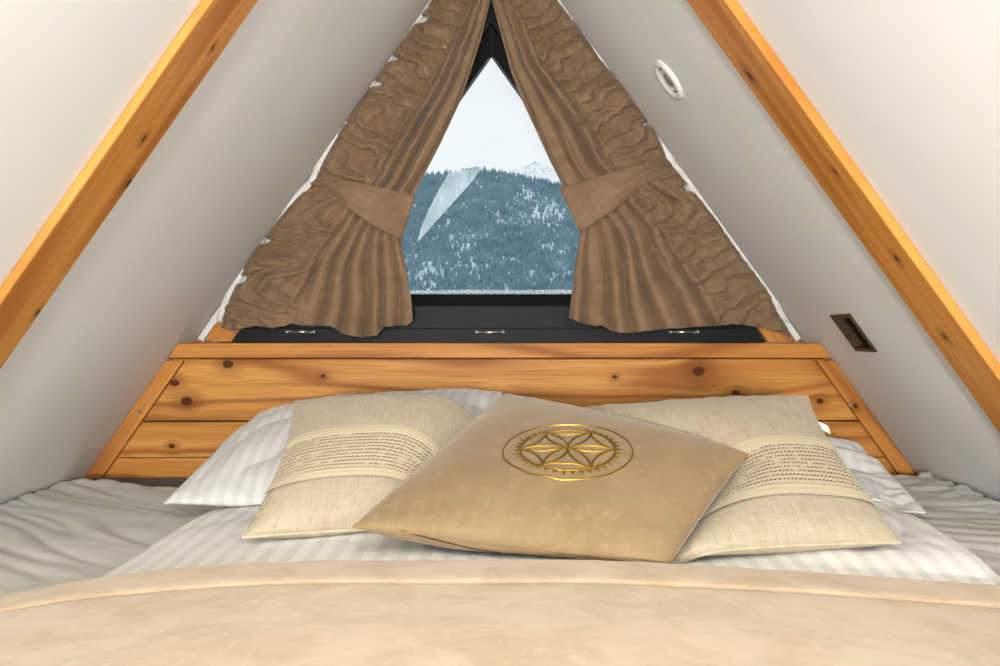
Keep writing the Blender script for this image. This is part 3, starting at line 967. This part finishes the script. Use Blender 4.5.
# front cushion
def dF(u, v, gu, gv):
    r = 0.0022 * nz(u * 5 + v * 2, v * 4, 1.0)
    r += 0.0048 * (ridge(nz(u * 9 - v * 3, v * 2.2 + u, 4.0)) - .5) * sstep(.35, .9, v) * sstep(0.9, .5, u)
    r += 0.0045 * (ridge(nz(u * 16, v * 2.5, 7.0)) - .5) * sstep(.2, 0, gv)
    r += 0.0045 * (ridge(nz(v * 16, u * 2.5, 9.0)) - .5) * sstep(.2, 0, gu)
    return r
Tp, Rp, Bp, Lp = at(505, 394, 1.82), at(748, 454, 1.48), at(668, 566, 1.215), at(353, 527, 1.30)
front = Patch((Tp, Rp, Bp, Lp), 100, 0.115, (0.03, 0.022), 0.43, 0.42, dF)
# left and right linen cushions
def dLin(seed):
    def f(u, v, gu, gv):
        r = 0.002 * nz(u * 4 + seed, v * 4, 1.0)
        r += 0.006 * (ridge(nz(u * 12 + seed, v * 2.0, 7.0)) - .5) * sstep(.3, 0, gv)
        r += 0.006 * (ridge(nz(v * 12 + seed, u * 2.0, 9.0)) - .5) * sstep(.3, 0, gu)
        return r
    return f
TLl, BLl = at(295, 402, 1.69), at(243, 537.5, 1.372)
TRl, BRl = TLl + Vector((0.42, 0.04, 0.0)), BLl + Vector((0.40, 0.10, 0.0))
linL = Patch((TLl, TRl, BRl, BLl), 110, 0.115, (0.075, 0.03), 0.42, 0.55, dLin(3.0), sag=0.01)
TRr, BRr = at(807, 397, 1.66), at(900, 542.5, 1.34)
TLr, BLr = at(556, 413, 1.80), BRr + Vector((-0.325, -0.075, 0.0))
linR = Patch((TLr, TRr, BRr, BLr), 110, 0.10, (0.07, 0.03), 0.42, 0.55, dLin(8.0), sag=0.012)
# white pillows
def dWl(u, v, gu, gv):
    r = 0.011 * (ridge(nz(u * 4 - v * 2.5, v * 3 + u * 2, 2.0)) - .5)
    r += 0.008 * (ridge(nz(u * 9, v * 3, 5.0)) - .5) * sstep(.5, 0, gu)
    return r
whL = Patch((at(256, 416, 2.2), at(503, 391, 2.2), at(500, 505, 1.62), at(163, 503, 1.765)), 90, 0.12, (0.03, -0.015), 0.55, 0.6, dWl)
def dWr(u, v, gu, gv):
    r = 0.034 * (ridge(nz(u * 3 + v * 5.5, v * 1.5 - u * 1.2, 3.0), .8) - .5) * sstep(.45, .8, u)
    r += 0.012 * (ridge(nz(u * 5 + v * 11, v * 2 - u * 2, 6.0), .8) - .5) * sstep(.5, .9, u)
    return r
whR = Patch((at(560, 440, 2.2), at(852, 449, 2.13), at(926, 512, 1.69), at(600, 505, 1.66)), 90, 0.10, (-0.03, 0.04), 0.55, 0.6, dWr)

front.rest_on(lambda x, y: support(x, y) + 0.004)
fb = front.bvh()
for l in (linL, linR): l.press_under([fb], 0.002); l.rest_on(support)
linR.top  # keep
# the right linen cushion gives way where the two meet
lb = linL.bvh(); rb_ = linR.bvh()
whL.press_under([fb, lb, rb_], 0.002); whL.rest_on(support)
whR.press_under([fb, lb, rb_], 0.002); whR.rest_on(support)

oF = front.build('cushion', M_cushion)
tag(oF, 'taupe velour cushion with a gold rosette lying in front on the other cushions', 'cushion')
oL = linL.build('cushion', M_linen_l)
tag(oL, 'natural linen cushion with cream lace band lying before the large white pillow', 'cushion', 'pair of linen cushions with lace')
oR = linR.build('cushion', M_linen_r)
tag(oR, 'natural linen cushion with cream lace band and a small white side tag', 'cushion', 'pair of linen cushions with lace')
o = whL.build('pillow', M_pillow); tag(o, 'large white striped pillow leaning on the headboard behind the left linen cushion', 'pillow', 'white pillows')
o = whR.build('pillow', M_pillow2); tag(o, 'crumpled white pillow flattened behind the right linen cushion', 'pillow', 'white pillows')

def lace_band(pt, v0, v1, parent):
    nu, nv = 110, 40; V = []; uv = []
    for j in range(nv + 1):
        b = j / nv
        for i in range(nu + 1):
            a = lerp(0.006, 0.994, i / nu)
            bd = 0.0012 * (1 if (b < .13 or b > .83) else 0)
            V.append(pt.P(a, lerp(v0, v1, b) + 0.0012 * math.sin(a * 150) * (1 if j in (0, nv) else 0), 0.0016 + bd)); uv.append((a, b))
    n = nu + 1
    Fc = [(j * n + i, (j + 1) * n + i, (j + 1) * n + i + 1, j * n + i + 1) for j in range(nv) for i in range(nu)]
    o = wobj('lace_band', V, Fc, M_lace, parent, True, False)
    me = o.data; l = me.uv_layers.new(name='UVMap')
    for lp in me.loops: l.data[lp.index].uv = uv[lp.vertex_index]
    o['label'] = 'cream crochet lace band'
    return o
lace_band(linL, 0.43, 0.79, oL); lace_band(linR, 0.46, 0.84, oR)
for pt, ob in ((linL, oL), (linR, oR)):
    tube('piping', pt.border(), 0.0026, M_piping, ob, 6, True)
tube('piping', front.border(), 0.0016, M_cushion, oF, 6, True)
# care tag on the right linen cushion
p = linR.P(1.0, 0.22); q = p + Vector((0.014, -0.004, -0.006))
tv = [p + Vector((-.004, 0, .006)), q + Vector((0, 0, .004)), q + Vector((.004, -.004, -.009)), p + Vector((0, -.006, -.006))]
nn = (tv[1] - tv[0]).cross(tv[3] - tv[0]).normalized() * 0.0008
tg = wobj('care_tag', tv + [v - nn for v in tv], [(0, 1, 2, 3), (7, 6, 5, 4), (0, 4, 5, 1), (1, 5, 6, 2), (2, 6, 7, 3), (3, 7, 4, 0)], M_white, oR)
ctr = sum(tv, Vector()) / 4
mk = [ctr + (v - ctr) * 0.45 - nn * 1.4 for v in tv]
mk2 = [m + nn * 1.8 for m in mk]
wobj('tag_print', mk + mk2, [(0, 1, 2, 3), (7, 6, 5, 4), (0, 4, 5, 1), (1, 5, 6, 2), (2, 6, 7, 3), (3, 7, 4, 0)], M_blue, tg)
# zip along the near edge of the front cushion
zp = []
fbv = front.bvh()
for k in range(40):
    px = lerp(401, 520, k / 39); py = ip(px, [401, 430, 470, 500, 520], [531, 538.5, 548, 553, 556])
    h = fbv.ray_cast(Vector((0, 0, CZ)), ray(px, py).normalized())
    if h[0] is not None: zp.append(h[0] + Vector((0, -0.0004, 0.0003)))
tube('zipper', zp, 0.0011, M_slit, oF, 6)

# gold rosette
Vt, Ft = front.data(); bv = BVHTree.FromPolygons([tuple(v) for v in Vt], Ft)
hit = bv.ray_cast(Vector((0, 0, CZ)), ray(567.5, 448).normalized())
C0, Nn = hit[0], hit[1]
if Nn.dot(Vector((0, 0, 1))) < 0: Nn = -Nn
acc = Vector((0, 0, 0))
for du in (-.06, 0, .06):
    for dv_ in (-.06, 0, .06):
        h = bv.ray_cast(C0 + Vector((du, dv_, .2)), Vector((0, 0, -1)))
        if h[0] is not None: acc += h[1] if h[1].z > 0 else -h[1]
Nn = acc.normalized()
e1 = (Vector((1, -0.06, 0)) - Nn * Nn.dot(Vector((1, -0.06, 0)))).normalized(); e2 = Nn.cross(e1)
def onC(a, b, off):
    h = bv.ray_cast(C0 + e1 * a + e2 * b + Nn * 0.12, -Nn)
    q = h[0] if h[0] is not None else C0 + e1 * a + e2 * b
    return q + Nn * off
EV, EF = [], []
def strip(pts, w, closed=False):
    n = len(pts); b0 = len(EV)
    for i in range(n):
        a = pts[(i - 1) % n] if (closed or i) else pts[i]; b = pts[(i + 1) % n] if (closed or i < n - 1) else pts[i]
        t = np.array(b) - np.array(a); t = t / (np.linalg.norm(t) + 1e-9); nn_ = np.array([-t[1], t[0]])
        for k, off in ((-1, .0004), (-.5, .0018), (.5, .0018), (1, .0004)):
            q = np.array(pts[i]) + nn_ * w / 2 * k; EV.append(onC(q[0], q[1], off))
    for i in range(n if closed else n - 1):
        j = (i + 1) % n
        for k in range(3): EF.append((b0 + i * 4 + k, b0 + i * 4 + k + 1, b0 + j * 4 + k + 1, b0 + j * 4 + k))
def circ(r, n=120): return [(r * math.cos(2 * math.pi * k / n), r * math.sin(2 * math.pi * k / n)) for k in range(n)]
RO = 0.0925; RI = RO * 0.72
strip(circ(RO), 0.0024, True); strip(circ(RI + .001), 0.0042, True)
rot0 = math.radians(-2)
tips = [np.array([RI * math.cos(rot0 + k * math.pi / 3), RI * math.sin(rot0 + k * math.pi / 3)]) for k in range(6)]
def arc(c, r, p, q, n=26):
    a0 = math.atan2(p[1] - c[1], p[0] - c[0]); a1 = math.atan2(q[1] - c[1], q[0] - c[0])
    d = (a1 - a0 + math.pi) % (2 * math.pi) - math.pi
    return [(c[0] + r * math.cos(a0 + d * k / n), c[1] + r * math.sin(a0 + d * k / n)) for k in range(n + 1)]
for k in range(6):
    strip(arc(tips[k], RI, tips[(k + 1) % 6], (0, 0)), 0.0036); strip(arc(tips[k], RI, tips[(k - 1) % 6], (0, 0)), 0.0036)
    c = tips[k] + tips[(k + 1) % 6]
    strip(arc(c, RI, tips[k], tips[(k + 1) % 6]), 0.0036)
for k in range(38):
    a = 2 * math.pi * k / 38; da = 2 * math.pi / 38 * 0.43
    b0 = len(EV)
    for r_, an, off in ((RI + .002, a - da, .0004), (RI + .002, a + da, .0004), (RI + .0125, a, .0004), (RI + .005, a, .002)):
        EV.append(onC(r_ * math.cos(an), r_ * math.sin(an), off))
    EF += [(b0, b0 + 1, b0 + 3), (b0 + 1, b0 + 2, b0 + 3), (b0 + 2, b0, b0 + 3)]
em = wobj('emblem', EV, EF, M_gold, oF, False, True); em['label'] = 'gold embroidered six petal rosette in a ring'

# ------------------------------------------------------------------ mountain outside
RX = [-900, -300, 400, 430, 465, 485, 505, 530, 552, 580, 900]
rp = [(380, 180), (405, 176), (430, 172), (450, 170), (466, 168.5), (485, 167), (505, 171), (530, 176), (552, 181), (580, 187), (620, 192)]
D0, D1 = 1400.0, 2800.0
rx = [at(px, py, D1).x for px, py in rp]; rz = [at(px, py, D1).z for px, py in rp]
def z_mtn(x, y):
    t = (y - D0) / (D1 - D0)
    top = ip(x, rx, rz)
    g_ = 0.5 + 0.5 * nz(x / 130, y / 240, 3.0)
    tt_ = t ** 1.05 if t > 0 else t
    return lerp(-60, top, tt_) + (22 * nz(x / 90.0, y / 160.0, 5.0) + 8 * nz(x / 35, y / 60, 8.0)) * math.sin(math.pi * clamp(t)) - 10
Ms = Mat('snow_ground', 0.8, 0.1)
sn = Ms.noise(None, 0.05, 4.0)
Ms.color(Ms.mix(sn.ramp(0.3, 0.7), srgb(226, 234, 240), srgb(180, 200, 212))); M_snow = Ms.m
xs = np.linspace(-700, 700, 141); ys = np.linspace(1270, 2800, 110)
V = [(x, y, z_mtn(x, y)) for y in ys for x in xs]; n = len(xs)
V2 = V + [(x, 2900, -100) for x in xs]
Fc = [(j * n + i, j * n + i + 1, (j + 1) * n + i + 1, (j + 1) * n + i) for j in range(len(ys)) for i in range(n - 1)]
mo = wobj('mountain', V2, Fc, M_snow, None, True, False)
tag(mo, 'snow covered hillside seen through the window', 'mountain', kind='structure')
Mt = Mat('hazed_frosted_conifers', 0.9, 0.05)
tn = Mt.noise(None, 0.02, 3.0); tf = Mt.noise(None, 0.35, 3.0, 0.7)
tc_ = Mt.mix(tn.ramp(0.35, 0.65), srgb(132, 162, 174), srgb(112, 144, 157))  # distance haze put into the pale blue tree colour
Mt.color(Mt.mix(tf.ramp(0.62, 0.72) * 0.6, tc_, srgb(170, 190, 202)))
TV, TF = [], []
cnt = 0
while cnt < 30000:
    x = random.uniform(-470, 470); y = random.uniform(1330, 2796)
    z = z_mtn(x, y)
    py = 333 - (z - CZ) / y * F; px = 494 + x / y * F
    # open snowy clearings
    clear = 1.25 * math.exp(-(((px - 547) / 24) ** 2 + ((py - 217) / 17) ** 2)) + 1.3 * math.exp(-(((px - 525) / 11) ** 2 + ((py - 195) / 7) ** 2)) \
        + 1.1 * math.exp(-(((px - 500 - (225 - py) * 1.5) / 12) ** 2 + ((py - 225) / 6) ** 2)) + 0.95 * math.exp(-(((px - 460) / 16) ** 2 + ((py - 242) / 9) ** 2)) \
        + 0.9 * math.exp(-(((px - 424) / 14) ** 2 + ((py - 272) / 16) ** 2)) + 0.8 * math.exp(-(((px - 478) / 6) ** 2 + ((py - 185) / 8) ** 2))
    clear *= 0.75 + 0.9 * nz(x / 11.0, y / 16.0, 30.0)
    if random.random() < min(0.93, clear * 1.15) or nz(x / 17.0, y / 30.0, 21.0) > 0.36: continue
    h = random.uniform(9, 19); r = h * random.uniform(0.17, 0.24); b = len(TV); a0 = random.random() * 6.28
    for k in range(5):
        a = a0 + k * 2 * math.pi / 5; TV.append((x + r * math.cos(a), y + r * math.sin(a), z - 1.0 + h * 0.1))
    TV.append((x, y, z + h)); TV.append((x, y, z - 3))
    for k in range(5): TF += [(b + k, b + (k + 1) % 5, b + 5), (b + (k + 1) % 5, b + k, b + 6)]
    cnt += 1
fo = wobj('forest', TV, TF, Mt.m, None, False, False)
tag(fo, 'haze tinted blue grey conifer forest covering the hillside outside the window', 'forest', kind='stuff')
# bright snowy peaks behind the ridge
D2 = 5000.0
pk = [(440, 180), (470, 176), (500, 171), (515, 168.5), (524, 167), (530, 164.5), (534, 162.5), (539, 165), (545, 166), (552, 169), (562, 172), (580, 172), (620, 178)]
pxs = [at(a, b, D2).x for a, b in pk]; pzs = [at(a, b, D2).z for a, b in pk]
xs = np.linspace(pxs[0], pxs[-1], 120); ys = np.linspace(3900, D2, 40)
def z_pk(x, y):
    t = (y - 3900) / (D2 - 3900)
    return lerp(150, ip(x, pxs, pzs), t) + 14 * nz(x / 30, y / 60, 2.0) * (0.4 + t * 0.6)
V = [(x, y, z_pk(x, y)) for y in ys for x in xs] + [(x, D2 + 150, 0) for x in xs]; n = len(xs)
Fc = [(j * n + i, j * n + i + 1, (j + 1) * n + i + 1, (j + 1) * n + i) for j in range(len(ys)) for i in range(n - 1)]
Mp = Mat('peak_snow', 0.8, 0.1); pn = Mp.noise(None, 0.035, 5.0, 0.7)
Mp.color(Mp.mix(pn.ramp(0.5, 0.62), srgb(246, 249, 250), srgb(186, 204, 214)))
po = wobj('snowy_peak', V, Fc, Mp.m, None, True, False)
tag(po, 'bright snowy peak rising behind the right end of the forested ridge', 'mountain', kind='structure')

# ------------------------------------------------------------------ world and lights
w = bpy.data.worlds.new('winter_sky'); scene.world = w; w.use_nodes = True
nt = w.node_tree; bg = nt.nodes['Background']
tc = nt.nodes.new('ShaderNodeTexCoord'); nn = nt.nodes.new('ShaderNodeTexNoise')
nn.inputs['Scale'].default_value = 6.0; nn.inputs['Detail'].default_value = 3.0
nt.links.new(tc.outputs['Generated'], nn.inputs['Vector'])
cr = nt.nodes.new('ShaderNodeValToRGB'); cr.color_ramp.elements[0].position = 0.35; cr.color_ramp.elements[1].position = 0.65
cr.color_ramp.elements[0].color = srgb(226, 231, 234); cr.color_ramp.elements[1].color = srgb(243, 246, 247)
nt.links.new(nn.outputs[0], cr.inputs[0]); nt.links.new(cr.outputs[0], bg.inputs['Color'])
bg.inputs['Strength'].default_value = 1.07

def area(name, loc, target, size, power, col=(1, 0.96, 0.9), sy=None):
    l = bpy.data.lights.new(name, 'AREA'); l.energy = power; l.color = col; l.size = size
    if sy: l.shape = 'RECTANGLE'; l.size_y = sy
    o = bpy.data.objects.new(name, l); COL.objects.link(o)
    o.location = loc
    d = Vector(target) - Vector(loc); o.rotation_euler = d.to_track_quat('-Z', 'Y').to_euler()
    return o
area('bounced_light', W(0.0, 0.3, 0.26), W(0.0, 0.27, 0.9), 0.25, 5.0, (0.94, 0.98, 1.0))
area('loft_light', W(-0.2, -2.0, 0.0), W(0.0, 1.6, 0.1), 0.25, 97.0, (0.98, 0.99, 1.0))

# ------------------------------------------------------------------ camera
cam = bpy.data.cameras.new('camera'); co = bpy.data.objects.new('camera', cam); COL.objects.link(co)
cam.sensor_width = 36.0; cam.lens = F / 1000.0 * 36.0; cam.clip_start = 0.02; cam.clip_end = 9000
co.location = (0, 0, CZ); co.rotation_euler = (math.pi / 2, 0, -YAW)
scene.camera = co
vs = scene.view_settings
vs.view_transform = 'Standard'; vs.look = 'None'; vs.gamma = 1.0; vs.use_curve_mapping = False; vs.exposure = 0.1
